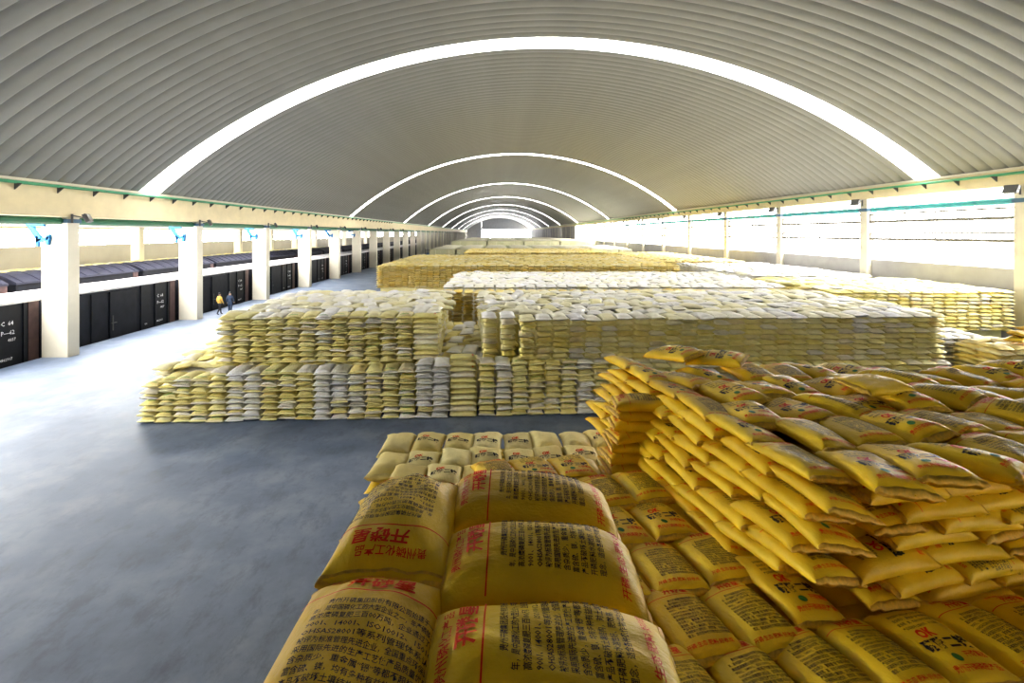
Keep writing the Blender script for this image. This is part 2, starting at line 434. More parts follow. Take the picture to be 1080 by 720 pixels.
WL = 10.55
def wagon_meshes(roof_mat, zt, rise):
    d = {}
    d['body'] = MB().box(-3.0, 0, 0, WL, -.35, zt).mesh('body', M['wagon'])
    d['underframe'] = MB().box(-2.7, -.3, .3, WL - .3, -.75, -.35).mesh('underframe', M['wagon'])
    d['end_sheet'] = MB().box(-2.95, .03, WL - .55, WL + .02, -.3, zt - .05).mesh('end_sheet', M['wagon_rust'])
    arc = [(-3.08 + 3.16 * i / 10, zt + rise * math.sin(PI * i / 10)) for i in range(11)]
    d['roof'] = MB().prism(arc + [(.08, zt - .12), (-3.08, zt - .12)], 1, -.05, WL + .05).mesh('roof', roof_mat)
    d['rib'] = MB().box(0, .08, -.06, .06, -.3, zt - .12).mesh('rib', M['wagon'])
    d['roof_rib'] = MB().prism([(x, z + .05) for x, z in arc] + [(x, z - .02) for x, z in arc[::-1]], 1, -.05, .05).mesh('roof_rib', roof_mat)
    d['door'] = MB().box(0, .1, 0, 2.2, -.2, zt - .25).mesh('door', M['wagon'], .02)
    d['door_rail'] = MB().box(0, .14, -2.2, 2.4, 0, .1).mesh('door_rail', M['wagon'])
    d['handle'] = MB().bar((.12, .2, .2), (.12, .2, 1.1), .05, .05).bar((.12, .1, .65), (.12, .5, .65), .05, .05).mesh('handle', M['steel_dark'])
    d['wheelset'] = MB().tube((-2.3, 0, 0), (-2.16, 0, 0), .42, 18).tube((-.84, 0, 0), (-.7, 0, 0), .42, 18).tube((-2.2, 0, 0), (-.8, 0, 0), .07, 8).mesh('wheelset', M['steel_dark'])
    # white stencilled codes near the far end of each side
    d['let'] = []
    for st, y, z, size in (('C  64', WL - 2.05, zt - 1.1, .28), ('P—62', WL - 2.05, zt - 1.55, .28), ('4837', WL - 1.7, zt - 1.88, .2), ('4862917', WL - 2.1, .22, .18), ('60t', WL - 3.3, .22, .18)):
        v, f = text_geo(st, size, .01)
        d['let'].append(mesh_np('lettering', np.array([(.09, y + p[0], z + p[1]) for p in v]), f, M['white_ink']))
    return d
def wagon(d, loc, label, parts, roof_ribs):
    t = empty('goods_wagon', loc); tag(t, label, 'wagon', 'goods wagons')
    def p(nm, l=(0,0,0), par=t):
        o = link(bpy.data.objects.new(nm, d[nm]), par); o.location = l; return o
    for nm in ('body', 'underframe', 'end_sheet', 'roof'): p(nm)
    for y in (1.2, 2.8, WL - 2.8, WL - 1.2): p('wheelset', (0, y, -.83 + .0))
    if parts:
        for k in range(8):
            y = .1 + k * (WL - .9) / 7
            if not 4.0 < y < 6.4: p('rib', (0, y, 0))
        dr = p('door', (0, 4.2, 0)); p('handle', (0, 0, .2), dr); p('door_rail', (0, 4.2, ZT - .22))
        for me in d['let']: link(bpy.data.objects.new('lettering', me), t)
    if roof_ribs:
        for k in range(9): p('roof_rib', (0, .4 + k * (WL - .8) / 8, 0))
ZT = 3.0
near_w = wagon_meshes(M['wagon_roof'], ZT, .22)
for k in range(-1, 24):
    wagon(near_w, (-23.35, 26.15 - WL + 11.15 * k, 0), 'black goods wagon with pale roof at the platform, %s in the line' % ordinal(k + 2), k < 9, False)
far_w = wagon_meshes(M['wagon_roof2'], 3.3, .55)
for k in range(-1, 16):
    wagon(far_w, (-29.0, 30.4 - WL + 11.15 * k, 0), 'blue-grey roofed wagon on the second track, %s in the line' % ordinal(k + 2), False, k < 6)

# ------------------------------------------------------------------ sacks
class Sack:
    """a filled woven sack lying flat: length along x, sewn ends at x = +-L/2, base at z = 0"""
    def __init__(s, L, W, T, seed, droop=.02, wrinkle=.012, full=.9, yx=.8):
        r = np.random.default_rng(seed)
        s.L, s.W, s.T, s.droop, s.wr, s.full, s.yx = L, W, T, droop, wrinkle, full, yx
        s.k = [(r.uniform(1, 3.2), r.uniform(1, 3.0), r.uniform(0, 6.3), r.uniform(0, 6.3), r.uniform(.4, 1)) for _ in range(4)]
        s.k2 = [(r.uniform(5, 9), r.uniform(4, 8), r.uniform(0, 6.3), r.uniform(0, 6.3), r.uniform(.3, 1)) for _ in range(4)]
        s.skew = r.uniform(-.02, .02); s.lift = r.uniform(-.012, .03, 2)
        th = np.linspace(-.3, PI + .3, 400)
        p = s.P(np.zeros_like(th), th, bumps=False)
        a = np.concatenate([[0], np.cumsum(np.linalg.norm(np.diff(p, axis=0), axis=1))])
        mid = np.interp(PI / 2, th, a); s.tab = (mid - a)[::-1], th[::-1]      # arc length across (+y side positive) -> angle
    def P(s, u, th, bumps=True):
        au = np.abs(u)
        pf = np.clip(1 - au ** 5.5, 0, 1) ** .55
        t = s.T / 2 * (pf * .965 + .035)
        w = s.W / 2 * (s.full + (1 - s.full) * 1.25 * au ** 5)
        c, sn = np.cos(th), np.sin(th)
        y = w * np.sign(c) * np.abs(c) ** s.yx
        zz = np.where(sn >= 0, np.abs(sn) ** .85, -np.abs(sn) ** .5 * .82)
        z = t * zz
        x = s.L / 2 * u + s.skew * y / s.W * 2 * au
        if bumps:
            b = sum(a * np.sin(kx * u + p) * np.sin(ky * c + q) for kx, ky, p, q, a in s.k) * .011
            b2 = sum(a * np.sin(kx * u + p + 2 * c) * np.sin(ky * c + q) for kx, ky, p, q, a in s.k2) * .0035
            z = z + (b + b2) * (sn + .15) * (pf * .8 + .2) * (s.T / .2)
            z = z + s.wr * np.sin(11 * c + s.k[0][2] * 2) * au ** 7 * (.6 + .4 * np.sin(5 * c + s.k[1][3]))
        z = z - s.droop * au ** 2.2 + np.where(u < 0, s.lift[0], s.lift[1]) * au ** 6
        return np.stack([x, y, z + s.T / 2 * .8], -1)
    def mesh(s, N, Mr):
        u = np.sin(np.linspace(-1, 1, N) * PI / 2) * .35 + np.linspace(-1, 1, N) * .65
        th = np.linspace(0, 2 * PI, Mr, endpoint=False)
        U, TH = np.meshgrid(u, th, indexing='ij')
        V = s.P(U.ravel(), TH.ravel())
        F = []
        i = np.arange(N - 1)[:, None]; j = np.arange(Mr)[None]
        F = np.stack([i*Mr + j, (i+1)*Mr + j, (i+1)*Mr + (j+1) % Mr, i*Mr + (j+1) % Mr], -1).reshape(-1, 4)
        # close both sewn ends with a ladder of quads
        caps = []
        for b0, fl in ((0, False), ((N-1)*Mr, True)):
            for q in range(Mr // 2 - 1):
                f = [b0 + q, b0 + q + 1, b0 + (Mr - q - 2) % Mr, b0 + (Mr - q - 1) % Mr]
                caps.append(f[::-1] if fl else f)
        F = np.concatenate([F[:, ::-1] * 1, np.array(caps)])
        return V, F
    def hem(s, end, n=22, mat=None):
        """folded, stitched strip at a sewn end, standing out beyond the filling"""
        c = np.linspace(0, PI, n)
        rows = []
        for (uu, off) in ((.955, .004), (1.0, .006), (1.018, .0)):
            rows.append(s.P(np.full(n, end * uu if uu <= 1 else end), c) + np.array([end * s.L / 2 * max(0, uu - 1), 0, off]))
        for (uu, off) in ((1.018, -.006), (1.0, -.006), (.955, -.004)):
            rows.append(s.P(np.full(n, end * uu if uu <= 1 else end), -c) + np.array([end * s.L / 2 * max(0, uu - 1), 0, off]))
        V = np.concatenate(rows); k = len(rows)
        F = np.array([(a*n + j, a*n + j + 1, ((a+1) % k)*n + j + 1, ((a+1) % k)*n + j) for a in range(k) for j in range(n-1)])
        if end < 0: F = F[:, ::-1]
        return V, F
    def lay(s, xy, off=.0035):
        """wrap flat label points (x along, y across) onto the upper face"""
        xy = np.asarray(xy, float)
        u = np.clip(xy[:, 0] / (s.L / 2), -.97, .97)
        th = np.interp(xy[:, 1], *s.tab)
        e = 1e-3
        p = s.P(u, th); du = s.P(u + e, th) - p; dt = s.P(u, th + e) - p
        n = np.cross(dt, du); n /= np.linalg.norm(n, axis=1)[:, None] + 1e-9
        n[n[:, 2] < -.2] *= 1
        sgn = np.sign((n * (p - np.array([0, 0, s.T * .4]))).sum(1) + 1e-6)[:, None]
        n = np.where((n[:, 2:3] > .05) | (n[:, 2:3] < -.05), n * np.sign(n[:, 2:3] + 1e-9), n * sgn)
        return p + n * off

class Label:
    """flat print: reading direction +y, top of the text towards -x"""
    def __init__(s): s.V = []; s.F = []
    def text(s, st, x, y0, width, size, bold=.0, res=1):
        v, f = text_geo(st, 1.0, bold, res)
        wd = v[:, 0].max() - v[:, 0].min()
        n = len(s.V)
        for p in v: s.V.append((x - p[1] * size, y0 + (p[0] - v[:, 0].min()) * width / wd))
        s.F += [tuple(i + n for i in q) for q in f]; return s
    def bar(s, x0, x1, y0, y1, ny=24, nx=1):
        n = len(s.V)
        for i in range(nx + 1):
            for j in range(ny + 1): s.V.append((x0 + (x1 - x0) * i / nx, y0 + (y1 - y0) * j / ny))
        for i in range(nx):
            for j in range(ny):
                a = n + i * (ny + 1) + j; s.F.append((a, a + ny + 1, a + ny + 2, a + 1))
        return s
    def disc(s, x, y, r, n=14):
        b = len(s.V); s.V.append((x, y)); s.V += [(x + r*math.cos(2*PI*i/n), y + r*math.sin(2*PI*i/n)) for i in range(n)]
        s.F += [(b, b+1+i, b+1+(i+1) % n) for i in range(n)]; return s
    def wrap(s, name, sack, mat, off=.0035):
        V = sack.lay(np.array(s.V), off)
        return mesh_np(name, V, s.F, mat)

BODY = ['贵州开磷集团股份有限公司始建于一九五八', '年，是中国磷化工的大型企业之一，年产磷酸二铵', '高浓度磷复肥三百00万吨，企业通过了ISO', '9001、14001、ISO10012、1501001',
        'OHSAS28001等系列管理体系认证', '被评为标准管理先进企业，全国重点环保认证', '采用国际先进的生产工艺使产品质量优良', '含杂质少，重金属“镉”等都不超标',
        '富含硫、镁，均有多种有益的中微量元素', '产品不破坏土壤结构，对土壤环境友好', '开磷肥料水溶性好、肥效高，开磷集团的', '理念，适合各种农作物增生长的需要。']
def label_back(L, W, res=1):
    """text side: red maker's line, big red name, rule, twelve lines of black text, red line at the foot"""
    mk, red, rule, foot, blk = Label(), Label(), Label(), Label(), Label()
    h = L / 2
    mk.text('贵州磷化工产品', -h * .80, -W * .28, W * .50, .046, .012, res)
    red.text('开磷星', -h * .615, -W * .14, W * .42, .085, .028, res)
    rule.bar(-h * .55, -h * .535, -W * .47, W * .47)
    for i, st in enumerate(BODY):
        blk.text(st, -h * .36 + i * h * .087, -W * .27 + (.05 if i == 0 else 0), W * .78 * min(1, len(st) / 19), .034, .014, res)
    foot.text('开磷·生态·肥料·好收成', h * .80, -W * .38, W * .72, .042, .014, res)
    return [('maker_line', mk, 'red_ink'), ('red_name', red, 'red_ink'), ('red_rule', rule, 'red_ink'), ('red_slogan', foot, 'red_ink'), ('black_text', blk, 'black_ink')]
def label_front(L, W):
    """name side: fine lines, red mark, big black name, green emblem and red line"""
    fine, red, blk, grn, sub, foot = Label(), Label(), Label(), Label(), Label(), Label()
    h = L / 2
    for i in range(4): fine.text(BODY[i + 6][:14], -h * .62 + i * h * .12, -W * .30, W * .6, .034, .008, 0)
    red.text('OK', -h * .0, -W * .22, W * .26, .13, .05, 2)
    blk.text('磷酸二铵', h * .30, -W * .36, W * .72, .125, .045, 0)
    grn.disc(h * .52, -W * .12, .038)
    sub.text('开磷集团', h * .52, W * .04, W * .34, .06, .02, 0)
    foot.text('贵州开磷磷肥产品', h * .78, -W * .36, W * .72, .06, .014, 0)
    return [('fine_text', fine, 'black_ink'), ('red_mark', red, 'red_ink'), ('black_name', blk, 'black_ink'), ('green_emblem', grn, 'green_ink'), ('red_line', sub, 'red_ink'), ('red_slogan', foot, 'red_ink')]

def obj_from(name, V, F, mat, parent=None, smooth=True):
    return link(bpy.data.objects.new(name, mesh_np(name, V, F, mat, smooth)), parent)

# six kinds of yellow sack mesh, each with a text side and a name side
YL, YW, YT = .88, .57, .19
kinds = []
for i in range(9):
    s = Sack(YL * random.uniform(.97, 1.03), YW * random.uniform(.97, 1.03), YT * random.uniform(.92, 1.08) * (1.35 if i > 5 else 1), 100 + i, droop=random.uniform(.01, .04))
    V, F = s.mesh(22, 24)
    d = {'sack': s, 'body': mesh_np('yellow_sack', V, F, M['lit_lemon' if i > 5 else 'yellow'], True)}
    for e, nm in ((-1, 'h0'), (1, 'h1')):
        V, F = s.hem(e); d[nm] = mesh_np('sewn_hem', V, F, M['lit_lemon' if i > 5 else 'yellow_hem'], True)
    for key, ls in (('A', label_back(s.L, s.W * .95)), ('B', label_front(s.L, s.W * .95))):
        d[key] = [(nm, l.wrap(nm, s, M[mt])) for nm, l, mt in ls]
    kinds.append(d)

def yellow_sack(loc, rz, label, group, kind=None, side='A', tilt=(0, 0), prints=True):
    d = kinds[random.randrange(6) if kind is None else kind]
    o = link(bpy.data.objects.new('yellow_sack', d['body'])); o.location = loc; o.rotation_euler = (tilt[0], tilt[1], rz)
    tag(o, label, 'sack', group)
    for nm in ('h0', 'h1'): link(bpy.data.objects.new('sewn_hem', d[nm]), o)
    if prints:
        for nm, me in d[side]:
            if prints != 'few' or nm in ('red_mark', 'black_name'): link(bpy.data.objects.new(nm, me), o)
    return o

# ---- the six big sacks right below the camera
def hero(loc, rz, seed, label, L=.97, W=.555, T=.33, tilt=(0, 0), side='A', full=.93, droop=.03):
    s = Sack(L, W, T, seed, droop=droop, wrinkle=.014, full=full, yx=.95)
    V, F = s.mesh(56, 52)
    o = obj_from('yellow_sack', V, F, M['yellow']); o.location = loc; o.rotation_euler = (tilt[0], tilt[1], rz)
    tag(o, label, 'sack', 'big yellow sacks on the nearest pile')
    for e in (-1, 1):
        V, F = s.hem(e, 40); obj_from('sewn_hem', V, F, M['yellow_hem'], o)
    pr = label_back(L, W * 1.1) if side == 'A' else label_front(L, W)
    for nm, l, mt in pr: link(bpy.data.objects.new(nm, l.wrap(nm, s, M[mt], .0065)), o)
    return o
PZ = 4.50
hero((.22, 3.13, PZ), -.07, 11, 'plump yellow sack lying crosswise, farthest of three beside the pale rows', tilt=(.04, .05), droop=.05)
hero((.22, 2.54, PZ), -.04, 12, 'plump yellow sack lying crosswise, middle of three under the camera', tilt=(.03, .05), droop=.05)
hero((.21, 1.95, PZ), -.02, 13, 'plump yellow sack lying crosswise, cut by the bottom edge, sideways text', tilt=(.02, .04), droop=.05)
hero((-.52, 2.90, PZ), PI / 2 - .03, 14, 'yellow sack with upside-down red lettering at the pile corner', W=.62, tilt=(0, .06))
hero((-.55, 1.93, PZ - .02), -PI / 2 - .02, 15, 'yellow sack with upright black text at the bottom edge by the floor', W=.64)
yellow_sack((1.02, 2.95, 3.12), .05, 'bright yellow sack with black name, wedged beside the sideways-text sack', 'sacks wedged beside the nearest pile', 1, 'B', (0, .1))
yellow_sack((1.5, 2.82, 3.14), -PI / 2 + .35, 'bright yellow sack with fine text lying over the flat layer at the bottom edge', 'sacks wedged beside the nearest pile', 2, 'A', (.05, .0))
hero((.21, 1.36, PZ), -.02, 16, 'plump yellow sack just below the bottom edge of the picture')

# ---- frame of the tall right-hand stack and the low terrace round it
SA = math.radians(11); SO = (2.62, 4.40)
def sf(u, v): return SO[0] + u * math.cos(SA) - v * math.sin(SA), SO[1] + u * math.sin(SA) + v * math.cos(SA)
j = lambda a: random.uniform(-a, a)
TZ = 3.0
# terrace: one layer of flat sacks, lengthways
rows = [-2.67, -1.93, -1.19, -.43, .2, .95, 1.7, 2.45, 3.2]
for ri, v in enumerate(rows):
    n = 0
    for ci in range(13):
        u = -3.72 + .56 * ci + (.16 if ri % 2 else 0)
        x, y = sf(u, v)
        if x < .98 and y < 3.75: continue
        if v > -.3 and u > -.05 + .0: continue
        if v > 2.6 and u > -.8: continue
        if y < 1.5 or x / y > 1.6: continue
        if y > 6.6 and x < -.15: continue
        n += 1
        lay = 'yellow sack in the flat low layer, %s row up, %s from the near pile' % (ordinal(ri + 1), ordinal(n))
        yellow_sack((x + j(.02), y + j(.03), TZ - .14 + j(.012)), SA - PI / 2 + j(.07), lay, 'flat layer of yellow sacks', side='B' if random.random() < .5 else 'A', tilt=(j(.05), -.07 + j(.04)))
# far rows of the same pile, their brighter light painted as paler colour
for ri, (yy, zz, x0, n) in enumerate(((9.15, 2.55, -1.72, 8), (8.35, 2.58, -1.72, 8), (7.6, 2.7, -1.3, 7))):
    for k in range(n):
        x = x0 + .53 * k
        yellow_sack((x + j(.02), yy + .03 * k + j(.04), zz - .15 + j(.02)), -PI / 2 + j(.08), 'light-paled yellow sack of the %s end row by open floor, %s from its corner' % (['last', 'second', 'third'][ri], ordinal(k + 1)),
                    'end rows of the yellow pile', kind=6 + random.randrange(3), side='B', tilt=(j(.05), j(.06)), prints='few' if random.random() < .6 else False)
# tall stack, layer by layer
LAY = .145; NL = 8
for k in range(NL):
    z = TZ - .12 + k * LAY
    name = ['bottom', 'second', 'third', 'fourth', 'fifth', 'sixth', 'seventh', 'top'][k]
    # flank lit from the rail side: sacks lie along it
    for i in range(6):
        u = .22 + k * .062 + j(.035); v = .42 + i * .80 + (.3 if k % 2 else 0) + j(.06) - (.05 if k == NL - 1 else 0)
        x, y = sf(u, v)
        yellow_sack((x, y, z + j(.012)), SA - PI / 2 + j(.1), 'yellow sack on the tall stack flank, %s layer, %s from near corner' % (name, ordinal(i + 1)),
                    'flank of the tall yellow stack', side='A' if random.random() < .6 else 'B', tilt=(-.22 + j(.08), j(.05)))
    # shaded end facing the camera: sack ends
    for i in range(5 if k < NL - 1 else 0):
        along = (i + k) % 4 != 0
        u = 1.02 + k * .045 + i * .80 + (.36 if k % 2 else 0) + j(.07); v = (.26 if along else .40) + j(.05) + .02 * k
        x, y = sf(u, v)
        o = yellow_sack((x, y, z + j(.02)), (SA + j(.1) + (PI if random.random() < .5 else 0)) if along else SA - PI / 2 + j(.14), 'yellow sack in the shaded tall stack end, %s layer, %s from the corner' % (name, ordinal(i + 1)),
                    'shaded end of the tall yellow stack', side='B' if random.random() < .5 else 'A', tilt=(j(.07) + (.06 if along else 0), j(.06)))
        o.scale = (1, 1, 1.1)
# untidy top of the tall stack
for r_ in range(7):
    for i in range(13):
        u = 1.02 + i * .60 + (.2 if r_ % 2 else 0) + j(.08); v = .38 + r_ * .80 + j(.08)
        x, y = sf(u, v)
        if x / y > 1.12 or y > 8.75: continue
        z = TZ - .12 + (NL - 1) * LAY + j(.05) + .03 * math.sin(i * 1.3 + r_)
        o = yellow_sack((x, y, z), SA - PI / 2 + j(.32), 'yellow sack topping the tall stack, %s row back, %s from the bright flank' % (ordinal(r_ + 1), ordinal(i + 1)),
                    'top of the tall yellow stack', side='B' if random.random() < .5 else 'A', tilt=(j(.17), j(.14)))
        o.scale = (1.04, 1.04, 1.25)
x, y = sf(3.05, 2.1); yellow_sack((x, y, TZ + NL * LAY - .02), SA + .12, 'loose bright yellow sack lying crosswise on top of the tall stack', 'loose sacks on the tall stack', 0, 'A', (.1, .05), False)
for q, (u, v, rz) in enumerate(((1.35, 4.3, -1.2), (1.9, 3.9, -.9))):
    x, y = sf(u, v); yellow_sack((x, y, TZ + NL * LAY - .02), SA + rz, 'dark-printed yellow sack heaped on the far flank edge of the tall stack, ' + ('upper' if q == 0 else 'lower'), 'loose sacks on the tall stack', q, 'B', (.15, -.1))
# little tower at the far end of the flank
for k in range(9):
    x, y = 2.02 + j(.03) + .02 * k, 7.62 + j(.03)
    yellow_sack((x, y, TZ - .5 + k * LAY * 1.03), .06 + j(.1), 'yellow sack of the narrow tower past the bright flank, %s from below' % ordinal(k + 1), 'narrow tower of yellow sacks', side='A', tilt=(j(.06), .05 + j(.04)))

# ------------------------------------------------------------------ sacks beyond counting, joined stack by stack
base_hi = []; base_lo = []
for i in range(5):
    s = Sack(.92, .58, .20, 300 + i, droop=.015, wrinkle=.006, yx=.92)
    base_hi.append(s.mesh(9, 12)); base_lo.append(s.mesh(6, 8))
def mass(name, items, mat, label, cores=(), hi=True, frame=None):
    """items: (x, y, z, rz, tilt_x, tilt_y, scale)"""
    bs = base_hi if hi else base_lo
    Vs, Fs, n = [], [], 0
    for it in items:
        x, y, z, rz, ta, tb, sc = it
        V, F = bs[random.randrange(5)]
        R = np.array(Matrix.Rotation(rz, 3, 'Z') @ Matrix.Rotation(tb, 3, 'Y') @ Matrix.Rotation(ta, 3, 'X'))
        Vs.append((V * sc) @ R.T + (x, y, z)); Fs.append(F + n); n += len(V)
    for c in cores:   # solid heart of the stack, buried under the outer sacks
        (ox, oy, a, u0, u1, v0, v1, z0, z1) = c
        P = []
        for z in (z0, z1):
            for u, v in ((u0, v0), (u1, v0), (u1, v1), (u0, v1)):
                P.append((ox + u*math.cos(a) - v*math.sin(a), oy + u*math.sin(a) + v*math.cos(a), z))
        Vs.append(np.array(P)); Fs.append(np.array([(3,2,1,0),(4,5,6,7),(0,1,5,4),(1,2,6,5),(2,3,7,6),(3,0,4,7)]) + n); n += 8
    o = obj_from(name, np.concatenate(Vs), np.concatenate(Fs), M[mat])
    return tag(o, label, 'sack stack', kind='stuff')

# three meshes of pale sack kept as single things
pale = []
for i in range(5):
    s = Sack(.92, .58, .20, 300 + i, droop=.015, wrinkle=.006, yx=.92)
    V, F = s.mesh(14, 16)
    d = {'body': mesh_np('pale_sack', V, F, M['pale'], True), 'white': mesh_np('pale_sack', V, F, M['white'], True)}
    V, F = s.hem(-1, 14); d['hem'] = mesh_np('sewn_hem', V, F, M['pale'], True)
    V, F = s.hem(-1, 14); d['hemw'] = mesh_np('sewn_hem', V, F, M['white'], True)
    lb = Label()
    lb.text('开磷磷肥', -.30, -.16, .32, .07, .02, 0)
    d['g'] = lb.wrap('green_print', s, M['leaf_ink'], .004); d['r'] = lb.wrap('red_print', s, M['red_ink'], .004)
    pale.append(d)
def pale_sack(loc, rz, label, group, tilt=(0, 0), white=False, ink=None):
    d = pale[random.randrange(5)]
    o = link(bpy.data.objects.new('pale_sack', d['white' if white else 'body'])); o.location = loc; o.rotation_euler = (tilt[0], tilt[1], rz)
    tag(o, label, 'sack', group)
    link(bpy.data.objects.new('sewn_hem', d['hemw' if white else 'hem']), o)
    if ink: link(bpy.data.objects.new('green_print' if ink == 'g' else 'red_print', d[ink]), o)
    return o

AA = math.radians(3.2); AO = (-11.85, 16.95)
def af(u, v): return AO[0] + u * math.cos(AA) - v * math.sin(AA), AO[1] + u * math.sin(AA) + v * math.cos(AA)
PW = .572; PH = .19; END = AA + PI / 2      # end-on: text end of the sack faces the camera
def col_layers(i): return 7 if i == 0 else 8 if i < 4 else 9
items = []; cores = []
# lower tier, front row: single sacks
ncol = 0
u = .28
i = 0
while u < 16.2:
    ncol += 1
    wide = i in (18,)
    nl = 11 if wide else (10 if i in (16, 17) else col_layers(i) if i < 18 else 10)
    whitecol = i in (5, 6, 10, 11, 12, 16, 17) or (i > 18 and i % 5 == 0)
    v = .42 + (.05 if i > 18 else 0)
    for k in range(nl):
        lean = .05 * (k / 9) if i > 2 else .10 * k / 9
        x, y = af(u + j(.025) + (.02 * (k % 2)) + (lean * 1.5 if i < 2 else 0), v + lean + j(.04))
        lab = 'pale sack fronting the low tier, %s column from floor corner, %s layer up' % (ordinal(ncol), ordinal(k + 1))
        if wide:
            x, y = af(u + .2, .25 + lean * 2); pale_sack((x, y, k * PH), AA + PI + j(.02), lab.replace('pale', 'wide pale'), 'front of the low pale tier', (j(.02), 0), False, 'r' if k > 7 else None)
        else:
            pale_sack((x, y, k * PH + j(.008)), END + j(.08), lab, 'front of the low pale tier', (j(.06), j(.05)), whitecol and random.random() < .7, 'g' if (not whitecol and random.random() < .35) else None)
    u += 1.02 if wide else PW
    i += 1
# upper tier on the left: front row single sacks
ncol = 0
for i in range(13):
    ncol += 1
    u = 2.35 + i * PW
    wide = i == 12
    for k in range(9):
        x, y = af(u + j(.03), 1.42 + .012 * k + j(.05))
        lab = 'pale sack fronting the upper left tier, %s column from aisle, %s layer up' % (ordinal(ncol), ordinal(k + 1))
        if wide:
            x, y = af(u + .2, 1.3); pale_sack((x, y, 1.7 + k * PH), AA + PI + j(.02), lab.replace('pale', 'wide pale'), 'front of the upper left tier', (j(.02), 0), False, 'r' if k > 7 else None)
        else:
            pale_sack((x, y, 1.7 + k * PH + j(.01)), END + j(.09), lab, 'front of the upper left tier', (j(.07), j(.05)), random.random() < .05, 'g' if random.random() < .35 else None)

def stack_items(fr, ang, u0, u1, v0, v1, z0, nl, front=True, top=True, left=True, right=True, kmin=0, skip_top=1, jit=1.0, slant=0):
    out = []
    nu = max(1, round((u1 - u0) / PW)); nv = max(1, round((v1 - v0) / .9))
    for k in range(nl):
        last = k >= nl - skip_top
        for iu in range(nu):
            for iv in range(nv):
                surf = (front and iv == 0) or (left and iu == 0) or (right and iu == nu - 1) or (top and last)
                if not surf or (k < kmin and not (top and last)): continue
                uu = u0 + (iu + .5) * (u1 - u0) / nu; vv = v0 + (iv + .5) * (v1 - v0) / nv
                zz = z0 + k * PH
                jj = (3.0 if last and top and not (front and iv == 0) else 1.0) * jit
                x, y = fr(uu + j(.025 * jj), vv + j(.035 * jj))
                turn = 0
                if jj > 2:
                    if random.random() < .3: turn = PI / 2 + j(.4)
                    x += (.27 if iv % 2 else 0) * math.cos(ang); y += j(.08)
                out.append((x, y, zz + j(.01 * jj) + (j(.03) if last else 0), ang + PI / 2 + turn + j(.09 * jj), j(.05 * jj), j(.035 * jj), random.uniform(.98, 1.04)))
    return out
def topped(items, z, parts):
    parts[0] += [i for i in items if i[2] < z]; parts[1] += [i for i in items if i[2] >= z]
# lower tier body: top where it shows, left flank, rest of the front
items = []
for it in stack_items(af, AA, 0, 11.4, .9, 9.2, 0, 9, front=False, top=True, left=True, right=False): items.append(it)
items += stack_items(af, AA, 16.3, 28.5, 0, .9, 0, 9, left=False, right=True, top=True)
mass('sack_stack', items, 'pale_mass', 'pale sacks filling the low tier behind its front row', [(AO[0], AO[1], AA, .45, 28.3, 1.0, 8.6, 0, 1.4)])
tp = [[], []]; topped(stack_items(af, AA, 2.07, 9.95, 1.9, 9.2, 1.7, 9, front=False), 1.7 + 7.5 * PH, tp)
mass('sack_stack', tp[1], 'toplit_mass', 'glare-whitened pale sacks covering the top of the upper left tier')
mass('sack_stack', tp[0], 'pale_mass', 'pale sacks in the flanks of the upper left tier', [(AO[0], AO[1], AA, 2.2, 9.8, 1.7, 9, 1.6, 3.2)])
it2 = stack_items(af, AA, 12.75, 28.4, .15, 8.6, 1.7, 9)
it2 += stack_items(af, AA, 11.45, 12.03, 1.0, 8.6, 1.7, 9) + stack_items(af, AA, 12.1, 12.68, .65, 8.6, 1.7, 9)
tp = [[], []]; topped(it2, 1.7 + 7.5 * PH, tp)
mass('sack_stack', tp[1], 'toplit_mass', 'glare-whitened pale sacks covering the long upper stack right of the gap')
mass('sack_stack', tp[0], 'pale_mass', 'long pale upper stack right of the gap, its yellow face', [(AO[0], AO[1], AA, 11.6, 28.2, 1.3, 8.4, 1.6, 3.2), (AO[0], AO[1], AA, 12.9, 28.2, .4, 8.4, 1.6, 3.2)])
# white sacks tossed in the gap and on the low tier
k = 0
for (u, v, z) in ((10.5, 2.2, 1.73), (11.05, 2.3, 1.73), (10.5, 3.1, 1.95), (10.95, 4.0, 2.1), (10.6, 4.9, 2.1), (11.0, 5.6, 2.1)):
    k += 1; x, y = af(u, v)
    pale_sack((x, y, z), END + j(.2), 'white sack in the gap between the two upper tiers, %s from the front' % ordinal(k), 'white sacks in the gap', (j(.1), j(.1)), True)

idn = lambda u, v: (u, v)
# right-hand low piles and the stack along the window wall
mass('sack_stack', stack_items(idn, 0, 17.2, 19.4, 20.2, 24, 0, 12, kmin=4), 'white_mass', 'whitish sacks piled low at the right end of the long stack', [(0, 0, 0, 17.4, 19.2, 20.5, 24, 0, 2.1)])
mass('sack_stack', stack_items(idn, 0, 18.0, 21.5, 18.3, 20.2, 0, 12, kmin=4), 'ochre_mass', 'ochre sacks piled low in front of the whitish sacks', [(0, 0, 0, 18.2, 21.3, 18.5, 20, 0, 2.1)])
mass('sack_stack', stack_items(idn, 0, 17.0, 26.4, 26.0, 34, 0, 18, kmin=7), 'pale_mass', 'pale stack against the window wall, three columns deep in shadow at its end', [(0, 0, 0, 17.3, 26.1, 26.4, 34, 0, 3.1)])
for q, (x, y, z, rz) in enumerate(((19.3, 18.9, 2.32, .5), (19.9, 18.8, 2.35, .2), (19.6, 19.0, 2.52, .3), (20.2, 19.2, 2.62, .1))):
    yellow_sack((x, y, z), rz, 'orange-yellow sack heaped on the low pile by the right edge, %s from below' % ordinal(q + 1), 'sacks heaped by the window wall', q, 'B', (j(.1), j(.1)))
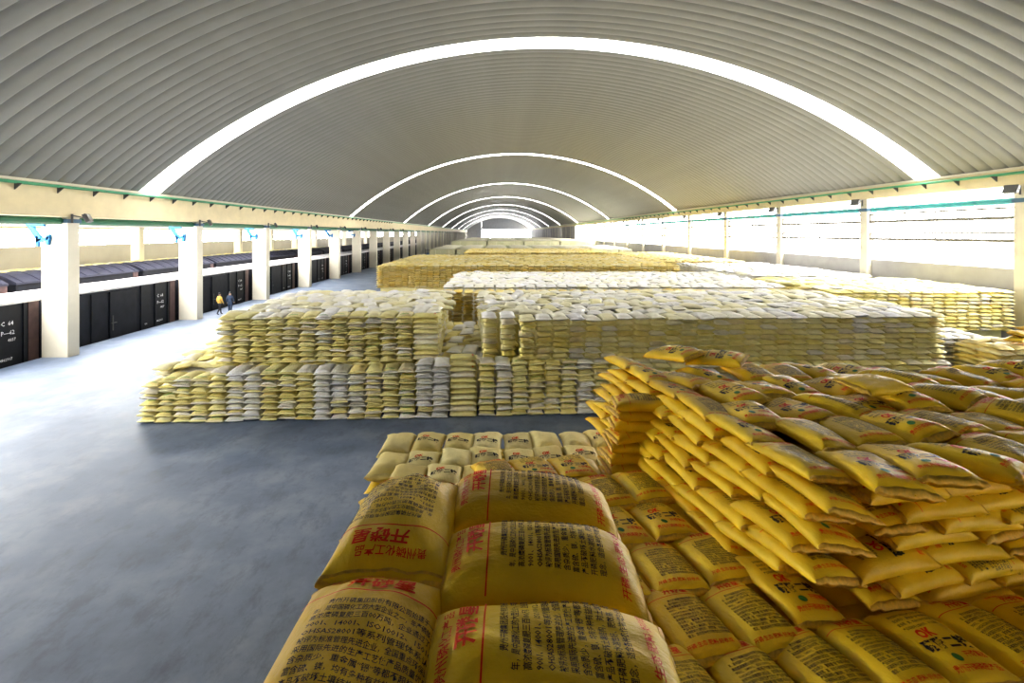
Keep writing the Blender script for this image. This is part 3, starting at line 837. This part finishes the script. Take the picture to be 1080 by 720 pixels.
# middle-distance stacks
mass('sack_stack', stack_items(idn, 0, -2.9, 16.2, 28.6, 39, 0, 18, kmin=8), 'white_mass', 'white-topped stack behind the long pale stack', [(0, 0, 0, -2.7, 16, 28.2, 38.8, 0, 3.15)], hi=True)
mass('sack_stack', stack_items(idn, 0, -2.9, 16.2, 27.7, 28.6, 0, 17, kmin=6, top=False, left=False, right=False), 'ochre_mass', 'ochre front row of the white-topped stack', hi=False)
mass('sack_stack', stack_items(idn, 0, 18.0, 26.4, 35.8, 51, 0, 18, kmin=10), 'white_mass', 'bright white-topped stack beside the window wall', [(0, 0, 0, 18.2, 26.2, 36.2, 51, 0, 3.15)], hi=False)
mass('sack_stack', stack_items(idn, 0, -10.8, 16.8, 46.5, 70, 0, 18, kmin=7), 'ochre_mass', 'wide ochre stack reaching to the rail-side aisle', [(0, 0, 0, -10.5, 16.5, 47, 70, 0, 3.15)], hi=False)
mass('sack_stack', stack_items(idn, 0, 17.5, 26.4, 54, 80, 0, 18, kmin=10), 'ochre_mass', 'ochre stack by the window wall beyond the white one', [(0, 0, 0, 17.8, 26.1, 54.4, 80, 0, 3.15)], hi=False)
mass('sack_stack', stack_items(idn, 0, -4.5, 16.8, 74, 94, 0, 19, kmin=12), 'ochre_mass', 'ochre stack just in front of the tarpaulin covers', [(0, 0, 0, -4.3, 16.5, 74.4, 94, 0, 3.3)], hi=False)
# far platform beyond the trains
mass('sack_stack', stack_items(idn, 0, -38.8, -35.0, 30, 110, 0, 18, kmin=15, left=False), 'pale_mass', 'pale sacks stacked on the far platform beyond the trains', [(0, 0, 0, -38.6, -35.3, 30.4, 110, 0, 3.15)], hi=False)
# under the yellow pile: floor-side flank and heart, plus added light-blocking piles
def pf(u, v): return (u, v)
pi_ = stack_items(pf, 0, -.86, -.28, .55, 3.35, 0, 23, top=False, right=False, front=False)
pi_ += stack_items(pf, 0, -2.0, -1.42, 7.9, 9.6, 0, 13, top=False, right=False, front=False)
pi_ += [(.2 + .0 * q, 3.2 - .55 * r_, 4.12 + 0 * q, j(.1), 0, 0, 1) for q in range(2) for r_ in range(4)]
pi_ += [(-.5, 2.42, 4.30, PI / 2 + .06, .02, 0, 1.0), (-.5, 3.05, 4.30, PI / 2, 0, 0, 1.0), (-.5, 1.6, 4.3, PI / 2, 0, 0, 1)]
pi_ += [(.24, 3.2 - .56 * r_, 3.1 + .19 * k, j(.1), 0, 0, 1) for k in range(6) for r_ in range(4)]
pi_ += stack_items(pf, 0, -.86, 2.2, -7, .5, 3.9, 4, skip_top=1) + stack_items(pf, 0, 2.2, 9.1, -7, -.7, 3.0, 20, skip_top=1, left=True, right=False)  # unseen piles behind the camera, added to shade the foreground
pi_ += stack_items(sf, SA, -3.35, -2.78, -1.2, 3.3, 0, 14, top=False, right=False, front=False)
o = mass('sack_stack', pi_, 'yellow_mass', 'yellow sacks underneath the nearest pile, with unseen light-blocking stack behind the camera', [(0, 0, 0, -.7, .6, .4, 3.2, 0, 4.3), (0, 0, 0, -.7, 2.4, -6.8, .3, 0, 4.35), (0, 0, 0, 2.4, 9.0, -6.8, -.9, 0, 6.5), (SO[0], SO[1], SA, -2.9, 4.5, -2.2, 3.4, 0, 2.7), (SO[0], SO[1], SA, .65, 5.5, .4, 3.6, 0, 3.85), (0, 0, 0, 3.0, 9.5, 6.0, 8.5, 0, 3.85), (0, 0, 0, -1.8, 3.6, 6.9, 9.4, 0, 2.35)])

# ------------------------------------------------------------------ tarpaulin-covered stacks far down the hall
def tarp_stack(x0, x1, y0, y1, h, label, seed):
    r = np.random.default_rng(seed)
    t = empty('covered_stack', ((x0 + x1) / 2, (y0 + y1) / 2, 0)); tag(t, label, 'covered stack', 'tarpaulin-covered stacks')
    w, d = (x1 - x0) / 2, (y1 - y0) / 2
    n = 10
    ring = lambda s_, z: [(w * s_ * sx, d * s_ * sy if d * s_ < d else d * sy, z) for sx, sy in ((-1,-1),(1,-1),(1,1),(-1,1))]
    mb = MB(); mb.box(-w, w, -d, d, 0, h)
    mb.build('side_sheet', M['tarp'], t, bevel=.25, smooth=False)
    top = MB()
    V = []; F = []
    for i in range(n + 1):
        for k in range(n + 1):
            e = max(abs(2 * i / n - 1), abs(2 * k / n - 1))
            V.append(((2 * i / n - 1) * (w - .05), (2 * k / n - 1) * (d - .05), h - .2 + .45 * (1 - e ** 4) + r.uniform(-.04, .04)))
    F = [(i*(n+1)+k, (i+1)*(n+1)+k, (i+1)*(n+1)+k+1, i*(n+1)+k+1) for i in range(n) for k in range(n)]
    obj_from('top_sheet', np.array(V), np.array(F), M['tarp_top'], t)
    for sx in (-.5, .5): MB().bar((w * sx, -d - .02, .1), (w * sx, -d - .02, h - .1), .05, .04).build('tie_rope', M['tarp_top'], t)
x = -12.6; k = 0
while x < 25.5:
    k += 1
    tarp_stack(x, min(x + 5.0, 26.3), 98, 128, 3.3, 'olive tarpaulin-covered stack far down the hall, %s from the rail-side aisle' % ordinal(k), k)
    x += 5.2
x = -11.5; k = 0
while x < 25.5:
    k += 1
    tarp_stack(x, min(x + 9.3, 26.3), 135, 250, 4.3, 'long pale covered stack behind the tarpaulin row, %s from the rail-side aisle' % ordinal(k), 50 + k)
    x += 9.6

# ------------------------------------------------------------------ two people walking beside the wagons
def person(loc, rz, label, top_mat, low_mat, stride, h=1.7):
    J = {'pel': (0, 0, .93), 'wst': (0, .0, 1.08), 'chs': (0, .0, 1.30), 'nek': (0, .0, 1.46), 'hd0': (0, .02, 1.54), 'hd1': (0, .03, 1.66),
         'shl': (-.18, 0, 1.40), 'shr': (.18, 0, 1.40), 'ell': (-.25, -.06, 1.14), 'elr': (.25, .05, 1.14), 'hal': (-.24, .06, .90), 'har': (.24, .16, .92),
         'fil': (-.235, .10, .81), 'fir': (.235, .21, .84),
         'hil': (-.1, 0, .88), 'hir': (.1, 0, .88), 'knl': (-.1, stride * .55, .50), 'knr': (.1, -stride * .25, .50),
         'anl': (-.1, stride * .75, .09), 'anr': (.1, -stride, .13), 'tol': (-.11, stride * .75 + .17, .04), 'tor': (.11, -stride + .15, .05)}
    Rr = {'pel': .15, 'wst': .14, 'chs': .165, 'nek': .06, 'hd0': .085, 'hd1': .095, 'shl': .08, 'shr': .08, 'ell': .055, 'elr': .055, 'hal': .04, 'har': .04, 'fil': .028, 'fir': .028,
          'hil': .1, 'hir': .1, 'knl': .07, 'knr': .07, 'anl': .05, 'anr': .05, 'tol': .045, 'tor': .045}
    E = [('pel','wst'),('wst','chs'),('chs','nek'),('nek','hd0'),('hd0','hd1'),('chs','shl'),('chs','shr'),('shl','ell'),('ell','hal'),('hal','fil'),('shr','elr'),('elr','har'),('har','fir'),
         ('pel','hil'),('pel','hir'),('hil','knl'),('knl','anl'),('anl','tol'),('hir','knr'),('knr','anr'),('anr','tor')]
    ks = list(J); me = bpy.data.meshes.new('p'); me.from_pydata([J[k] for k in ks], [(ks.index(a), ks.index(b)) for a, b in E], [])
    ob = bpy.data.objects.new('p', me); COL.objects.link(ob)
    sk = ob.modifiers.new('s', 'SKIN'); sk.use_smooth_shade = True
    for i, k in enumerate(ks):
        d = me.skin_vertices[0].data[i]; d.radius = (Rr[k], Rr[k] * (.75 if k in ('chs', 'wst', 'pel') else 1)); d.use_root = (k == 'pel')
    ob.modifiers.new('d', 'SUBSURF').levels = 2
    ev = bpy.data.meshes.new_from_object(ob.evaluated_get(bpy.context.evaluated_depsgraph_get()))
    bpy.data.objects.remove(ob); ev.name = 'person'
    ev.materials.clear()
    for mt in (top_mat, low_mat, M['skin'], M['shoe']): ev.materials.append(mt)
    for p in ev.polygons:
        c = p.center
        if c.z > 1.475 or (abs(c.x) > .19 and c.z < .93): p.material_index = 2
        elif c.z < .10: p.material_index = 3
        elif c.z < .93 and abs(c.x) < .2: p.material_index = 1
        else: p.material_index = 0
        p.use_smooth = True
    o = link(bpy.data.objects.new('person', ev)); o.location = loc; o.rotation_euler = (0, 0, rz); o.scale = (h / 1.74,) * 3
    tag(o, label, 'person')
    # hair cap
    V, F = [], []
    for i in range(7):
        for q in range(14):
            a = PI / 2 * i / 6 * 1.15; b_ = 2 * PI * q / 14
            V.append((.104 * math.sin(a) * math.cos(b_), .02 + .112 * math.sin(a) * math.sin(b_) - .012, 1.655 + .105 * math.cos(a)))
    F = [(i*14+q, (i+1)*14+q, (i+1)*14+(q+1) % 14, i*14+(q+1) % 14) for i in range(6) for q in range(14)]
    obj_from('hair', np.array(V), np.array(F), M['hair'], o)
    return o
person((-21.3, 39.6, 0), -.5, 'person in a bright orange vest and dark trousers walking beside the wagons', M['vest'], M['trousers'], .26)
person((-20.75, 40.1, 0), .1, 'person in dark blue work clothes walking beside the orange vest', M['bluecloth'], M['bluecloth'], .12)

# ------------------------------------------------------------------ small loader parked far down the aisle
t = empty('forklift', (-17.4, 132, 0), .4); tag(t, 'small dark forklift parked far down the rail-side aisle', 'forklift')
MB().box(-.55, .55, -.9, .9, .25, 1.0).build('body', M['steel_dark'], t, bevel=.06)
MB().box(-.5, .5, -1.2, -.8, .25, 1.2).build('counterweight', M['darkblue'], t, bevel=.08)
MB().bar((-.5, -.7, 1), (-.5, -.7, 2.1), .07, .07).bar((.5, -.7, 1), (.5, -.7, 2.1), .07, .07).bar((-.5, .6, 1), (-.5, .4, 2.1), .07, .07).bar((.5, .6, 1), (.5, .4, 2.1), .07, .07).box(-.55, .55, -.75, .45, 2.08, 2.14).build('overhead_guard', M['steel_dark'], t)
MB().bar((-.3, 1.0, .1), (-.3, 1.0, 2.3), .1, .14).bar((.3, 1.0, .1), (.3, 1.0, 2.3), .1, .14).box(-.35, .35, .97, 1.03, 1.1, 1.2).build('mast', M['steel_dark'], t)
for sx in (-.3, .3): MB().box(sx - .06, sx + .06, 1.05, 2.0, .06, .12).build('fork', M['steel_dark'], t)
for sx in (-.55, .55):
    for yy in (-.75, .7): MB().tube((sx - .1, yy, .28), (sx + .1, yy, .28), .28, 14).build('wheel', M['hair'], t)
